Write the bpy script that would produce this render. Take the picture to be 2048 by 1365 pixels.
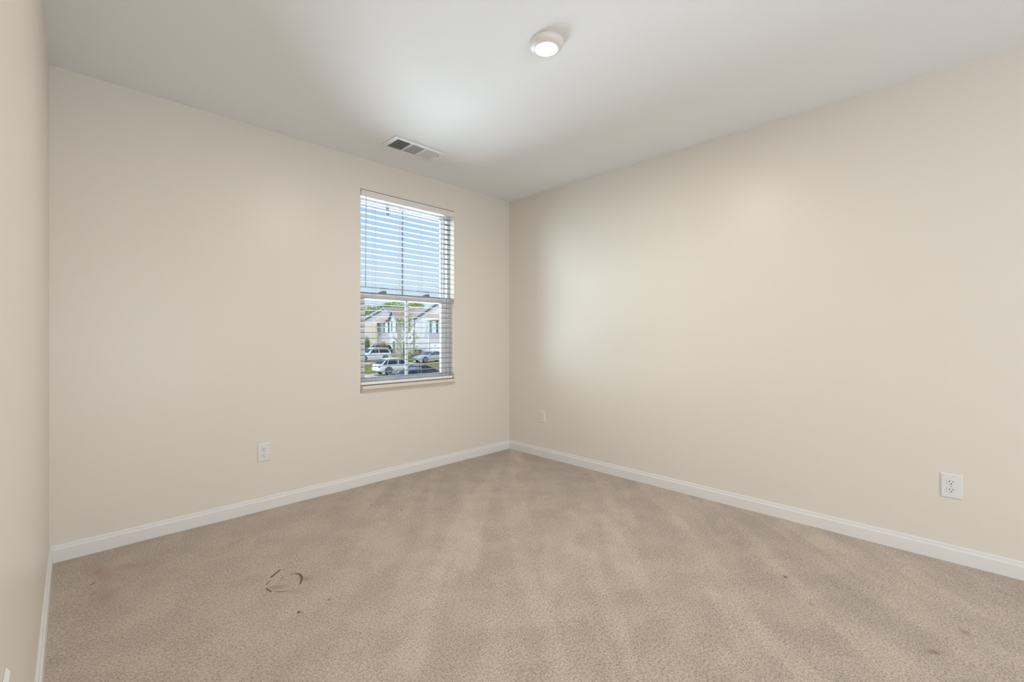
import bpy, bmesh, math, random
import numpy as np
from mathutils import Vector, Matrix

random.seed(7)
SC = bpy.context.scene
for o in list(bpy.data.objects):
    bpy.data.objects.remove(o)
COL = SC.collection
R = math.radians

# ------------------------------------------------------------------ camera
F_PX = 885.7                     # focal length in pixels of the 2048 x 1365 frame
cam_d = bpy.data.cameras.new('camera')
cam_d.sensor_fit = 'HORIZONTAL'
cam_d.sensor_width = 36.0
cam_d.lens = 36.0 * F_PX / 2048.0
cam_d.shift_y = -(682.5 - 672.7) / 2048.0
cam_d.clip_start = 0.02
cam_d.clip_end = 500
cam = bpy.data.objects.new('camera', cam_d)
COL.objects.link(cam)
cam.location = (-3.078, -3.131, 1.112)
cam.rotation_euler = (R(90), 0, R(45.16 - 90))
SC.camera = cam

# ------------------------------------------------------------------ colour management
SC.view_settings.view_transform = 'Standard'
SC.view_settings.look = 'None'
SC.view_settings.gamma = 1.0
SC.view_settings.use_curve_mapping = False
SC.view_settings.exposure = 0.0

# ------------------------------------------------------------------ world (clear sky, paler towards the horizon)
W = bpy.data.worlds.new('sky')
SC.world = W
W.use_nodes = True
nt = W.node_tree
nt.nodes.clear()
out = nt.nodes.new('ShaderNodeOutputWorld')
bg = nt.nodes.new('ShaderNodeBackground')
tc = nt.nodes.new('ShaderNodeTexCoord')
sx = nt.nodes.new('ShaderNodeSeparateXYZ')
rp = nt.nodes.new('ShaderNodeValToRGB')
rp.color_ramp.elements[0].position = 0.0
rp.color_ramp.elements[0].color = (0.72, 0.84, 0.97, 1)
rp.color_ramp.elements[1].position = 1.0
rp.color_ramp.elements[1].color = (0.20, 0.40, 0.86, 1)
for p, c in ((0.09, (0.66, 0.82, 0.98, 1)), (0.30, (0.40, 0.63, 0.98, 1))):
    e = rp.color_ramp.elements.new(p)
    e.color = c
nt.links.new(tc.outputs['Generated'], sx.inputs[0])
nt.links.new(sx.outputs['Z'], rp.inputs['Fac'])
nt.links.new(rp.outputs['Color'], bg.inputs['Color'])
bg.inputs['Strength'].default_value = 1.0
nt.links.new(bg.outputs[0], out.inputs[0])

# ------------------------------------------------------------------ sun and large lights
def light(name, kind, energy, loc, direction, color=(1, 1, 1), **kw):
    d = bpy.data.lights.new(name, kind)
    d.energy = energy
    d.color = color
    for k, v in kw.items():
        setattr(d, k, v)
    o = bpy.data.objects.new(name, d)
    COL.objects.link(o)
    o.location = loc
    o.rotation_euler = Vector(direction).to_track_quat('-Z', 'Y').to_euler()
    return o

# afternoon sun on the street and the houses across it (comes over our own roof)
light('sun', 'SUN', 2.4, (0, 0, 30), (0.36, 0.34, -0.87), (1.0, 0.92, 0.82), angle=R(0.6))
# added soft lamp, level through the window, brightens the right wall near the corner
light('side_fill', 'SUN', 4.4, (-10, 20, 6), (0.70, -0.71, -0.02), (0.78, 0.93, 1.0), angle=R(44))
# added lamp below the horizon standing in for ground bounce, brightens the ceiling
light('ceiling_fill', 'SUN', 18.5, (-2, 20, -4), (-0.32, -0.87, 0.36), (0.78, 0.90, 1.0), angle=R(42))
# added fill lamp, unseen behind the camera, shining in through the rear opening
light('rear_fill', 'AREA', 64.0, (-2.3, -5.9, 0.9), (0.08, 1.0, 0.12), (0.85, 0.925, 1.0), shape='RECTANGLE', size=1.8, size_y=1.5)

# ------------------------------------------------------------------ helpers
def tag(o, label=None, cat=None, group=None, kind=None):
    if label: o['label'] = label
    if cat: o['category'] = cat
    if group: o['group'] = group
    if kind: o['kind'] = kind
    return o

def empty(name, loc=(0, 0, 0), rz=0.0):
    o = bpy.data.objects.new(name, None)
    o.empty_display_size = 0.1
    COL.objects.link(o)
    o.location = loc
    o.rotation_euler = (0, 0, rz)
    return o

def link(name, bm, mat=None, parent=None, smooth=False, bevel=0.0, seg=2, auto=None):
    me = bpy.data.meshes.new(name)
    bm.normal_update()
    bm.to_mesh(me)
    bm.free()
    mats = mat if isinstance(mat, (list, tuple)) else [mat]
    for m in mats:
        if m: me.materials.append(m)
    if smooth:
        me.polygons.foreach_set('use_smooth', [True] * len(me.polygons))
    o = bpy.data.objects.new(name, me)
    COL.objects.link(o)
    if parent: o.parent = parent
    if bevel:
        b = o.modifiers.new('bevel', 'BEVEL')
        b.width = bevel
        b.segments = seg
        b.limit_method = 'ANGLE'
        b.angle_limit = R(40)
    return o

def BM():
    return bmesh.new()

def box(bm, x0, x1, y0, y1, z0, z1, mi=0, mat=None):
    vs = [bm.verts.new((x, y, z)) for z in (z0, z1) for y in (y0, y1) for x in (x0, x1)]
    if mat is not None:
        for v in vs: v.co = mat @ v.co
    for f in ((0, 2, 3, 1), (4, 5, 7, 6), (0, 1, 5, 4), (2, 6, 7, 3), (0, 4, 6, 2), (1, 3, 7, 5)):
        fa = bm.faces.new([vs[i] for i in f])
        fa.material_index = mi
    return vs

def prism(bm, poly, axis, a, b, mi=0):
    """extrude a 2D polygon along an axis ('x','y','z') from a to b"""
    def p3(p, t):
        if axis == 'x': return (t, p[0], p[1])
        if axis == 'y': return (p[0], t, p[1])
        return (p[0], p[1], t)
    A = [bm.verts.new(p3(p, a)) for p in poly]
    B = [bm.verts.new(p3(p, b)) for p in poly]
    n = len(poly)
    fs = [bm.faces.new(A), bm.faces.new(B[::-1])]
    for i in range(n):
        fs.append(bm.faces.new((A[i], B[i], B[(i + 1) % n], A[(i + 1) % n])))
    for f in fs: f.material_index = mi
    bmesh.ops.recalc_face_normals(bm, faces=fs)

def tube(bm, pts, r, n=8, mi=0):
    pts = [Vector(p) for p in pts]
    rs = r if isinstance(r, (list, tuple)) else [r] * len(pts)
    rings = []
    for i, p in enumerate(pts):
        d = (pts[min(i + 1, len(pts) - 1)] - pts[max(i - 1, 0)]).normalized()
        u = d.orthogonal().normalized() if abs(d.z) < 0.9 else Vector((1, 0, 0))
        u = (u - d * u.dot(d)).normalized()
        v = d.cross(u)
        rings.append([bm.verts.new(p + (u * math.cos(t) + v * math.sin(t)) * rs[i]) for t in [2 * math.pi * k / n for k in range(n)]])
    for a, b in zip(rings, rings[1:]):
        for k in range(n):
            f = bm.faces.new((a[k], a[(k + 1) % n], b[(k + 1) % n], b[k]))
            f.material_index = mi
    for ring, rev in ((rings[0], True), (rings[-1], False)):
        f = bm.faces.new(ring[::-1] if rev else ring)
        f.material_index = mi

def lathe(bm, prof, n=48, mi=0, centre=(0, 0, 0), axis='z'):
    """revolve (r, h) profile about an axis through centre"""
    c = Vector(centre)
    def p(r, h, t):
        a, b = r * math.cos(t), r * math.sin(t)
        if axis == 'z': return c + Vector((a, b, h))
        if axis == 'y': return c + Vector((a, h, b))
        return c + Vector((h, a, b))
    rings = []
    for r, h in prof:
        if r < 1e-6:
            rings.append([bm.verts.new(p(0, h, 0))])
        else:
            rings.append([bm.verts.new(p(r, h, 2 * math.pi * k / n)) for k in range(n)])
    fs = []
    for a, b in zip(rings, rings[1:]):
        for k in range(n):
            q = [a[k % len(a)], a[(k + 1) % len(a)], b[(k + 1) % len(b)], b[k % len(b)]]
            u = []
            for v in q:
                if v not in u: u.append(v)
            if len(u) > 2:
                f = bm.faces.new(u); f.material_index = mi; fs.append(f)
    bmesh.ops.recalc_face_normals(bm, faces=fs)

def copy_tree(o, parent=None):
    c = o.copy()
    COL.objects.link(c)
    if parent: c.parent = parent
    for ch in [x for x in bpy.data.objects if x.parent == o]:
        copy_tree(ch, c)
    return c

# ------------------------------------------------------------------ materials
def mat(name, col, rough=0.5, metal=0.0, spec=0.5, noise=None, bump=None, coat=0.0):
    """noise=(scale, amount) light colour mottling, bump=(scale, strength, distance)"""
    m = bpy.data.materials.new(name)
    m.use_nodes = True
    t = m.node_tree
    b = t.nodes['Principled BSDF']
    b.inputs['Base Color'].default_value = (*col, 1)
    b.inputs['Roughness'].default_value = rough
    b.inputs['Metallic'].default_value = metal
    b.inputs['Specular IOR Level'].default_value = spec
    b.inputs['Coat Weight'].default_value = coat
    co = t.nodes.new('ShaderNodeTexCoord')
    if noise:
        n = t.nodes.new('ShaderNodeTexNoise')
        n.inputs['Scale'].default_value = noise[0]
        n.inputs['Detail'].default_value = 4
        t.links.new(co.outputs['Object'], n.inputs['Vector'])
        mx = t.nodes.new('ShaderNodeMix'); mx.data_type = 'RGBA'
        k = noise[1]
        mx.inputs[6].default_value = (*[c * (1 - k) for c in col], 1)
        mx.inputs[7].default_value = (*[min(1, c * (1 + k)) for c in col], 1)
        t.links.new(n.outputs['Fac'], mx.inputs[0])
        t.links.new(mx.outputs[2], b.inputs['Base Color'])
    if bump:
        n = t.nodes.new('ShaderNodeTexNoise')
        n.inputs['Scale'].default_value = bump[0]
        n.inputs['Detail'].default_value = 3
        t.links.new(co.outputs['Object'], n.inputs['Vector'])
        bu = t.nodes.new('ShaderNodeBump')
        bu.inputs['Strength'].default_value = bump[1]
        bu.inputs['Distance'].default_value = bump[2]
        t.links.new(n.outputs['Fac'], bu.inputs['Height'])
        t.links.new(bu.outputs['Normal'], b.inputs['Normal'])
    return m

WALL_C = (0.80, 0.75, 0.675)
M = {}
M['wall'] = mat('wall_paint', WALL_C, 0.36, spec=0.35, bump=(260, 0.05, 0.001), noise=(1.3, 0.012))
M['ceiling'] = mat('ceiling_paint', (0.915, 0.925, 0.94), 0.7, spec=0.25, bump=(220, 0.06, 0.001))
M['trim'] = mat('white_trim_paint', (0.82, 0.81, 0.79), 0.33, spec=0.4, bump=(90, 0.03, 0.001))
M['sill'] = mat('sill_paint', (0.78, 0.71, 0.62), 0.4, spec=0.4)
M['vinyl'] = mat('white_vinyl', (0.93, 0.935, 0.935), 0.35)
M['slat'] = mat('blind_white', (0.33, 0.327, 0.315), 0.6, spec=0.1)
M['valance'] = mat('valance_white', (0.80, 0.79, 0.77), 0.45)
M['cord'] = mat('cord_fabric', (0.62, 0.61, 0.58), 0.8)
M['wand'] = mat('wand_plastic', (0.62, 0.64, 0.62), 0.25)
M['muntin'] = mat('grid_grey', (0.36, 0.40, 0.42), 0.45)
M['plate'] = mat('outlet_white', (0.80, 0.80, 0.79), 0.3)
M['slot'] = mat('outlet_slot', (0.02, 0.02, 0.02), 0.7)
M['metal'] = mat('screw_metal', (0.55, 0.55, 0.53), 0.35, metal=0.8)
M['vent'] = mat('vent_enamel', (0.88, 0.88, 0.88), 0.35)
M['duct'] = mat('duct_dark', (0.05, 0.05, 0.055), 0.7)
M['lamp'] = mat('lamp_trim', (0.85, 0.82, 0.79), 0.4)
M['gap'] = mat('shadow_gap', (0.05, 0.045, 0.04), 0.9)

def emit(name, col, s):
    m = bpy.data.materials.new(name)
    m.use_nodes = True
    t = m.node_tree
    t.nodes.clear()
    o = t.nodes.new('ShaderNodeOutputMaterial')
    e = t.nodes.new('ShaderNodeEmission')
    e.inputs[0].default_value = (*col, 1)
    e.inputs[1].default_value = s
    t.links.new(e.outputs[0], o.inputs[0])
    return m

def glass(name, tint=(0.97, 0.985, 0.98)):
    m = bpy.data.materials.new(name)
    m.use_nodes = True
    t = m.node_tree
    t.nodes.clear()
    o = t.nodes.new('ShaderNodeOutputMaterial')
    mx = t.nodes.new('ShaderNodeMixShader')
    tr = t.nodes.new('ShaderNodeBsdfTransparent')
    tr.inputs[0].default_value = (*tint, 1)
    gl = t.nodes.new('ShaderNodeBsdfGlossy')
    gl.inputs['Roughness'].default_value = 0.02
    fr = t.nodes.new('ShaderNodeLayerWeight')
    fr.inputs[0].default_value = 0.12
    mu = t.nodes.new('ShaderNodeMath'); mu.operation = 'MULTIPLY'
    mu.inputs[1].default_value = 0.35
    t.links.new(fr.outputs['Fresnel'], mu.inputs[0])
    t.links.new(mu.outputs[0], mx.inputs[0])
    t.links.new(tr.outputs[0], mx.inputs[1])
    t.links.new(gl.outputs[0], mx.inputs[2])
    t.links.new(mx.outputs[0], o.inputs[0])
    return m
M['glass'] = glass('window_glass')

def carpet_mat():
    m = bpy.data.materials.new('carpet_beige')
    m.use_nodes = True
    t = m.node_tree
    L = t.links.new
    b = t.nodes['Principled BSDF']
    b.inputs['Roughness'].default_value = 1.0
    b.inputs['Specular IOR Level'].default_value = 0.0
    b.inputs['Sheen Weight'].default_value = 0.25
    b.inputs['Sheen Roughness'].default_value = 0.6
    co = t.nodes.new('ShaderNodeTexCoord')
    def noise(scale, detail, vec=None, rough=0.5):
        n = t.nodes.new('ShaderNodeTexNoise')
        n.inputs['Scale'].default_value = scale
        n.inputs['Detail'].default_value = detail
        n.inputs['Roughness'].default_value = rough
        L(vec or co.outputs['Object'], n.inputs['Vector'])
        return n.outputs['Fac']
    def ramp(fac, a, b_, va, vb):
        r = t.nodes.new('ShaderNodeMapRange')
        r.interpolation_type = 'SMOOTHSTEP'
        for i, v in zip((1, 2, 3, 4), (a, b_, va, vb)): r.inputs[i].default_value = v
        L(fac, r.inputs[0])
        return r.outputs[0]
    def math_(op, a, b_):
        n = t.nodes.new('ShaderNodeMath'); n.operation = op
        for i, v in enumerate((a, b_)):
            if isinstance(v, (int, float)): n.inputs[i].default_value = v
            else: L(v, n.inputs[i])
        return n.outputs[0]
    def mapping(rz, sc):
        if rz:                                            # turn first, then stretch
            v0 = t.nodes.new('ShaderNodeMapping')
            v0.inputs['Rotation'].default_value = (0, 0, rz)
            L(co.outputs['Object'], v0.inputs['Vector'])
            v = t.nodes.new('ShaderNodeMapping')
            v.inputs['Scale'].default_value = sc
            L(v0.outputs[0], v.inputs['Vector'])
            return v.outputs[0]
        v = t.nodes.new('ShaderNodeMapping')
        v.vector_type = 'POINT'
        v.inputs['Rotation'].default_value = (0, 0, rz)
        v.inputs['Scale'].default_value = sc
        L(co.outputs['Object'], v.inputs['Vector'])
        return v.outputs[0]
    # pile: single yarn tips and the dark gaps between them
    wob = mapping(0, (1, 1, 1))
    tips = noise(300, 2, wob, 0.55)
    clump = noise(120, 3, wob, 0.6)
    grain = math_('ADD', math_('ADD', ramp(tips, 0.33, 0.47, -0.62, 0.0), ramp(tips, 0.50, 0.68, 0.0, 0.20)), ramp(clump, 0.34, 0.60, -0.28, 0.16))
    # sheen of leaning nap put into the colour: vacuum tracks running towards the far corner, blotches of footsteps
    tr1 = noise(1.0, 2, mapping(R(-41.4), (0.55, 4.6, 1)), 0.45)
    tr2 = noise(1.0, 1, mapping(R(-50), (0.7, 6.0, 1)), 0.4)
    blot = noise(5.5, 3, None, 0.55)
    big = noise(1.1, 2)
    att = t.nodes.new('ShaderNodeAttribute'); att.attribute_name = 'tracks'
    fray = math_('MULTIPLY', math_('SUBTRACT', clump, 0.5), 0.16)
    tr1 = math_('ADD', tr1, fray)
    tr2 = math_('ADD', tr2, fray)
    trk = math_('ADD', ramp(tr1, 0.50, 0.59, -0.035, 0.075), ramp(tr2, 0.51, 0.59, -0.025, 0.06))
    nap = math_('ADD', math_('MULTIPLY', trk, att.outputs['Fac']), ramp(math_('ADD', blot, fray), 0.38, 0.62, -0.06, 0.05))
    nap = math_('ADD', nap, ramp(big, 0.3, 0.7, -0.02, 0.02))
    val = math_('ADD', math_('ADD', 1.0, nap), math_('MULTIPLY', grain, 0.76))
    base = t.nodes.new('ShaderNodeMix'); base.data_type = 'RGBA'
    base.inputs[6].default_value = (0.555, 0.455, 0.36, 1)
    base.inputs[7].default_value = (0.60, 0.50, 0.425, 1)
    L(noise(120, 2), base.inputs[0])
    mul = t.nodes.new('ShaderNodeMix'); mul.data_type = 'RGBA'; mul.blend_type = 'MULTIPLY'
    mul.inputs[0].default_value = 1.0
    L(base.outputs[2], mul.inputs[6])
    cmb = t.nodes.new('ShaderNodeCombineColor')
    for i in range(3): L(val, cmb.inputs[i])
    L(cmb.outputs[0], mul.inputs[7])
    prev = mul.outputs[2]
    # dried brown spill and small spots (mesh attributes, broken up by the pile)
    for nm, c, k in (('stain_soft', (0.34, 0.185, 0.125, 1), 1.0), ('stain_dark', (0.085, 0.028, 0.016, 1), 1.25)):
        a = t.nodes.new('ShaderNodeAttribute'); a.attribute_name = nm
        brk = math_('MULTIPLY', math_('SUBTRACT', clump, 0.5), 2.4)   # the spill soaks single tufts
        f = math_('MULTIPLY', math_('ADD', a.outputs['Fac'], math_('MULTIPLY', brk, math_('MINIMUM', math_('MULTIPLY', a.outputs['Fac'], 3.0), 1.0))), k)
        f = math_('MAXIMUM', math_('MINIMUM', f, 0.95), 0.0)
        mx = t.nodes.new('ShaderNodeMix'); mx.data_type = 'RGBA'
        L(f, mx.inputs[0]); L(prev, mx.inputs[6]); mx.inputs[7].default_value = c
        prev = mx.outputs[2]
    L(prev, b.inputs['Base Color'])
    bu = t.nodes.new('ShaderNodeBump')
    bu.inputs['Strength'].default_value = 0.55
    bu.inputs['Distance'].default_value = 0.006
    L(math_('ADD', grain, 0.5), bu.inputs['Height'])
    L(bu.outputs['Normal'], b.inputs['Normal'])
    return m
M['carpet'] = carpet_mat()

# ------------------------------------------------------------------ room shell
XL, XR, YB, H = -3.156, 0.0, -4.3, 2.44
WX0, WX1, WZ0, WZ1 = -1.554, -0.686, 0.685, 2.213      # window opening
T = 0.16                                               # exterior wall thickness

def struct(name, bm, m, **kw):
    o = link(name, bm, m, **kw)
    o['kind'] = 'structure'
    return o

# carpet floor: tensor grid, finer where the spill is
def lines(a, b, step, fine=()):
    v = list(np.arange(a, b, step)) + [b]
    for fa, fb, fs in fine: v += list(np.arange(fa, fb, fs))
    v = np.unique(np.round(v, 4))
    return v
gx = lines(XL, XR, 0.012, ((-2.52, -2.28, 0.003),))
gy = lines(YB, 0.0, 0.012, ((-1.11, -0.83, 0.003),))
X, Y = np.meshgrid(gx, gy, indexing='xy')
nx, ny = len(gx), len(gy)
P = np.stack([X.ravel(), Y.ravel()], 1)
Zf = (np.sin(P[:, 0] * 9.1 + 1.3) * np.cos(P[:, 1] * 7.7) * 0.0008)
co = np.column_stack([P, Zf]).astype(np.float32)
idx = np.arange(nx * ny).reshape(ny, nx)
quads = np.stack([idx[:-1, :-1], idx[:-1, 1:], idx[1:, 1:], idx[1:, :-1]], -1).reshape(-1, 4)
me = bpy.data.meshes.new('floor')
me.from_pydata(co.tolist(), [], quads.tolist())
me.polygons.foreach_set('use_smooth', [True] * len(me.polygons))
def seg_d(a, b):
    a, b = np.array(a), np.array(b)
    ab = b - a
    tt = np.clip(((P - a) @ ab) / max(ab @ ab, 1e-9), 0, 1)
    return np.linalg.norm(P - (a + tt[:, None] * ab), axis=1)
dark = np.zeros(len(P)); soft = np.zeros(len(P))
def stroke(pts, w, k=1.0):
    global dark
    for i, (a, b) in enumerate(zip(pts, pts[1:])):
        wa = w[i] if isinstance(w, (list, tuple)) else w
        dark = np.maximum(dark, k * np.clip(1.25 - seg_d(a, b) / wa, 0, 1))
def blob(c, rx, ry, k, ang=0.0):
    global soft
    d = P - np.array(c)
    ca, sa = math.cos(ang), math.sin(ang)
    q = np.stack([d[:, 0] * ca + d[:, 1] * sa, -d[:, 0] * sa + d[:, 1] * ca], 1) / np.array([rx, ry])
    soft = np.maximum(soft, k * np.exp(-(q ** 2).sum(1) * 1.6))
stroke([(-2.4248, -0.8988), (-2.4000, -0.8790), (-2.3778, -0.8614)], [0.0062, 0.0055])
stroke([(-2.4371, -0.9268), (-2.4530, -0.9430), (-2.4608, -0.9535)], 0.0028, 0.9)
stroke([(-2.4692, -0.983), (-2.4690, -1.000), (-2.4638, -1.0252)], 0.0042, 0.85)
stroke([(-2.4508, -1.0406), (-2.4328, -1.0586), (-2.414, -1.0684)], 0.0030, 0.8)
stroke([(-2.3540, -0.9370), (-2.3456, -0.942), (-2.3340, -0.9470), (-2.3263, -0.9553), (-2.3225, -0.975), (-2.3258, -0.9972), (-2.3302, -1.016), (-2.3480, -1.046)], [0.0026, 0.003, 0.004, 0.0055, 0.006, 0.0055, 0.0045], 0.95)
stroke([(-2.3496, -1.053), (-2.3571, -1.0566)], 0.004, 0.7)
stroke([(-2.392, -0.943), (-2.385, -0.936)], 0.0032, 0.8)
stroke([(-2.402, -0.958), (-2.398, -0.954)], 0.003, 0.5)
stroke([(-2.416, -0.983), (-2.413, -0.979)], 0.003, 0.5)
blob((-2.432, -1.010), 0.045, 0.022, 0.55, -0.6)
blob((-2.318, -1.030), 0.022, 0.035, 0.55, 0.4)
blob((-2.40, -1.085), 0.05, 0.02, 0.3, -0.6)
for c, rx, ry, k, a in (((-2.975, -0.30), 0.05, 0.13, 0.40, 0.2), ((-2.88, -0.31), 0.10, 0.05, 0.36, -0.5), ((-2.975, -0.56), 0.045, 0.13, 0.32, 0.1),
                        ((-0.7433, -2.5716), 0.016, 0.009, 0.9, -0.6), ((-0.9024, -2.7046), 0.020, 0.014, 0.5, 0.6), ((-0.7187, -2.853), 0.018, 0.008, 0.4, 0.8),
                        ((-0.7014, -3.1513), 0.020, 0.012, 0.6, 0.8), ((-0.9259, -3.0744), 0.034, 0.011, 0.75, -0.9), ((-0.1485, -1.028), 0.045, 0.022, 0.40, -1.1),
                        ((-0.55, -2.3), 0.04, 0.03, 0.25, 0)):
    blob(c, rx, ry, k, a)
for a, b, w, k in (((-2.982, -0.245), (-2.986, -0.285), 0.004, .5), ((-3.012, -0.395), (-3.012, -0.402), 0.006, .7), ((-2.87, -0.33), (-2.85, -0.355), 0.003, .35),
                   ((-3.015, -0.50), (-3.016, -0.507), 0.006, .6), ((-0.747, -2.568), (-0.739, -2.577), 0.006, .8), ((-0.6767, -2.744), (-0.674, -2.748), 0.005, .9),
                   ((-0.703, -3.149), (-0.698, -3.155), 0.005, .9), ((-0.935, -3.067), (-0.917, -3.083), 0.004, .45), ((-2.432, -1.264), (-2.428, -1.267), 0.006, .95),
                   ((-2.309, -1.264), (-2.299, -1.27), 0.004, .55), ((-2.327, -1.281), (-2.322, -1.284), 0.004, .5), ((-1.586, -0.627), (-1.580, -0.631), 0.007, .7)):
    stroke([a, b], w, k)
tracks = np.clip((P[:, 0] - P[:, 1] * 0.12 + 2.45) / 0.9, 0.25, 1.0)
for nm, arr in (('stain_dark', dark), ('stain_soft', soft), ('tracks', tracks)):
    at = me.attributes.new(nm, 'FLOAT', 'POINT')
    at.data.foreach_set('value', arr.astype(np.float32))
me.materials.append(M['carpet'])
floor = bpy.data.objects.new('floor', me)
COL.objects.link(floor)
floor['kind'] = 'structure'

bm = BM(); box(bm, XL - 0.12, XR + 0.12, YB - 2.6, T, H, H + 0.15); struct('ceiling', bm, M['ceiling'])
bm = BM(); box(bm, XL - 0.12, XL, YB - 2.6, T, -0.05, H); struct('wall_left', bm, M['wall'])
bm = BM(); box(bm, XR, XR + 0.12, YB - 2.6, T, -0.05, H); struct('wall_right', bm, M['wall'])
# window wall with its opening (drywall returns)
bm = BM()
xs, zs = (XL, WX0, WX1, XR), (-0.05, WZ0, WZ1, H)
gv = {}
for yi, y in enumerate((0.0, T)):
    for i, x in enumerate(xs):
        for k, z in enumerate(zs):
            gv[yi, i, k] = bm.verts.new((x, y, z))
for yi in (0, 1):
    for i in range(3):
        for k in range(3):
            if (i, k) != (1, 1):
                q = [gv[yi, i, k], gv[yi, i + 1, k], gv[yi, i + 1, k + 1], gv[yi, i, k + 1]]
                bm.faces.new(q if yi == 0 else q[::-1])
for (i, k), (i2, k2) in (((1, 1), (2, 1)), ((2, 1), (2, 2)), ((2, 2), (1, 2)), ((1, 2), (1, 1))):
    bm.faces.new((gv[0, i, k], gv[1, i, k], gv[1, i2, k2], gv[0, i2, k2]))
for (i, k), (i2, k2) in (((0, 0), (3, 0)), ((3, 0), (3, 3)), ((3, 3), (0, 3)), ((0, 3), (0, 0))):
    bm.faces.new((gv[0, i, k], gv[1, i, k], gv[1, i2, k2], gv[0, i2, k2]))
bmesh.ops.recalc_face_normals(bm, faces=bm.faces[:])
struct('wall_window', bm, M['wall'])
# unseen rear wall, its wide hall opening added to let fill light in
bm = BM()
box(bm, XL, XL + 0.06, YB - 0.12, YB, -0.05, H)
box(bm, -0.45, XR, YB - 0.12, YB, -0.05, H)
box(bm, XL + 0.06, -0.45, YB - 0.12, YB, 2.3, H)
struct('wall_rear', bm, M['wall'])
bm = BM(); box(bm, XL, XR, YB - 2.6, YB - 2.48, -0.05, H); struct('wall_hall', bm, M['wall'])
bm = BM(); box(bm, XL, XR, YB - 2.48, YB, -0.05, 0.0); struct('floor_hall', bm, M['carpet'])

# baseboards: flat face, small cove and rounded cap
BP = [(0, -0.006), (-0.0135, -0.006), (-0.0135, 0.060), (-0.0115, 0.0645), (-0.0085, 0.067), (-0.0075, 0.070), (-0.0078, 0.076), (-0.0062, 0.081), (-0.0035, 0.083), (0, 0.083)]
def baseboard(name, wall):
    bm = BM()
    if wall == 'window':
        prism(bm, [(p, z) for p, z in BP], 'x', XL, XR)
    elif wall == 'right':
        prism(bm, [(p, z) for p, z in BP], 'y', YB, 0.0)
    else:
        prism(bm, [(XL - p, z) for p, z in BP], 'y', YB, 0.0)
    return struct(name, bm, M['trim'], smooth=False)
baseboard('baseboard_window', 'window'); baseboard('baseboard_right', 'right'); baseboard('baseboard_left', 'left')

# ------------------------------------------------------------------ window (single hung, white vinyl)
win = empty('window_1', ((WX0 + WX1) / 2, 0.08, WZ0))
win['kind'] = 'structure'
def wpart(name, bm, m, parent=win, bevel=0.0, smooth=False):
    o = link(name, bm, m, parent, bevel=bevel, smooth=smooth)
    if parent == win: o.matrix_parent_inverse = Matrix.Translation(win.location).inverted()
    o['kind'] = 'structure'
    return o
SZ = 0.738                                              # top of the sill
def ring(bm, x0, x1, z0, z1, y0, y1, wl, wr, wb, wt):
    box(bm, x0, x0 + wl, y0, y1, z0, z1)
    box(bm, x1 - wr, x1, y0, y1, z0, z1)
    box(bm, x0 + wl, x1 - wr, y0, y1, z0, z0 + wb)
    box(bm, x0 + wl, x1 - wr, y0, y1, z1 - wt, z1)
bm = BM(); ring(bm, WX0, WX1, SZ - 0.03, WZ1, 0.074, 0.155, 0.022, 0.022, 0.035, 0.03)
# inner stop of the frame
ring(bm, WX0 + 0.022, WX1 - 0.022, SZ + 0.005, WZ1 - 0.03, 0.118, 0.124, 0.008, 0.008, 0.008, 0.008)
wpart('window_frame', bm, M['vinyl'], bevel=0.0015)
MR0, MR1 = 1.395, 1.452                                 # meeting rail
bm = BM(); ring(bm, WX0 + 0.024, WX1 - 0.024, SZ + 0.005, MR1, 0.082, 0.112, 0.052, 0.052, 0.048, MR1 - MR0)
lower = wpart('lower_sash', bm, M['vinyl'], bevel=0.003)
bm = BM(); ring(bm, WX0 + 0.030, WX1 - 0.030, MR0 + 0.01, WZ1 - 0.032, 0.126, 0.150, 0.022, 0.022, 0.04, 0.034)
upper = wpart('upper_sash', bm, M['vinyl'], bevel=0.003)
def child(name, bm, m, parent, **kw):
    o = link(name, bm, m, parent, **kw)
    o['kind'] = 'structure'
    return o
bm = BM(); box(bm, WX0 + 0.07, WX1 - 0.07, 0.095, 0.099, SZ + 0.045, MR0 + 0.006); child('glass_pane', bm, M['glass'], lower)
bm = BM(); box(bm, WX0 + 0.05, WX1 - 0.05, 0.136, 0.140, MR0 + 0.04, WZ1 - 0.06); child('glass_pane', bm, M['glass'], upper)
bm = BM(); box(bm, -1.118, -1.092, 0.091, 0.103, SZ + 0.05, MR0 + 0.004); child('muntin', bm, M['vinyl'], lower, bevel=0.003)
bm = BM(); box(bm, -1.124, -1.106, 0.1425, 0.148, MR0 + 0.045, WZ1 - 0.062); child('muntin', bm, M['muntin'], upper, bevel=0.002)
# the small grey catch at the head of the upper sash
bm = BM(); box(bm, -1.278, -1.250, 0.119, 0.127, 2.085, 2.176); child('sash_catch', bm, M['muntin'], upper, bevel=0.003)
for lx in (-1.325, -0.915):
    bm = BM()
    prism(bm, [(lx - 0.042, MR1 - 0.001), (lx + 0.032, MR1 - 0.001), (lx + 0.032, MR1 + 0.020), (lx + 0.008, MR1 + 0.022), (lx - 0.018, MR1 + 0.013)], 'y', 0.086, 0.108)
    child('sash_lock', bm, M['muntin'], lower, bevel=0.002)
# sill board and apron
bm = BM(); box(bm, WX0 + 0.002, WX1 - 0.002, -0.036, 0.078, 0.715, SZ); wpart('window_sill', bm, M['sill'], bevel=0.003)
bm = BM(); box(bm, WX0 + 0.004, WX1 - 0.004, -0.004, 0.012, 0.684, 0.715); wpart('window_apron', bm, M['sill'], bevel=0.002)

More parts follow.
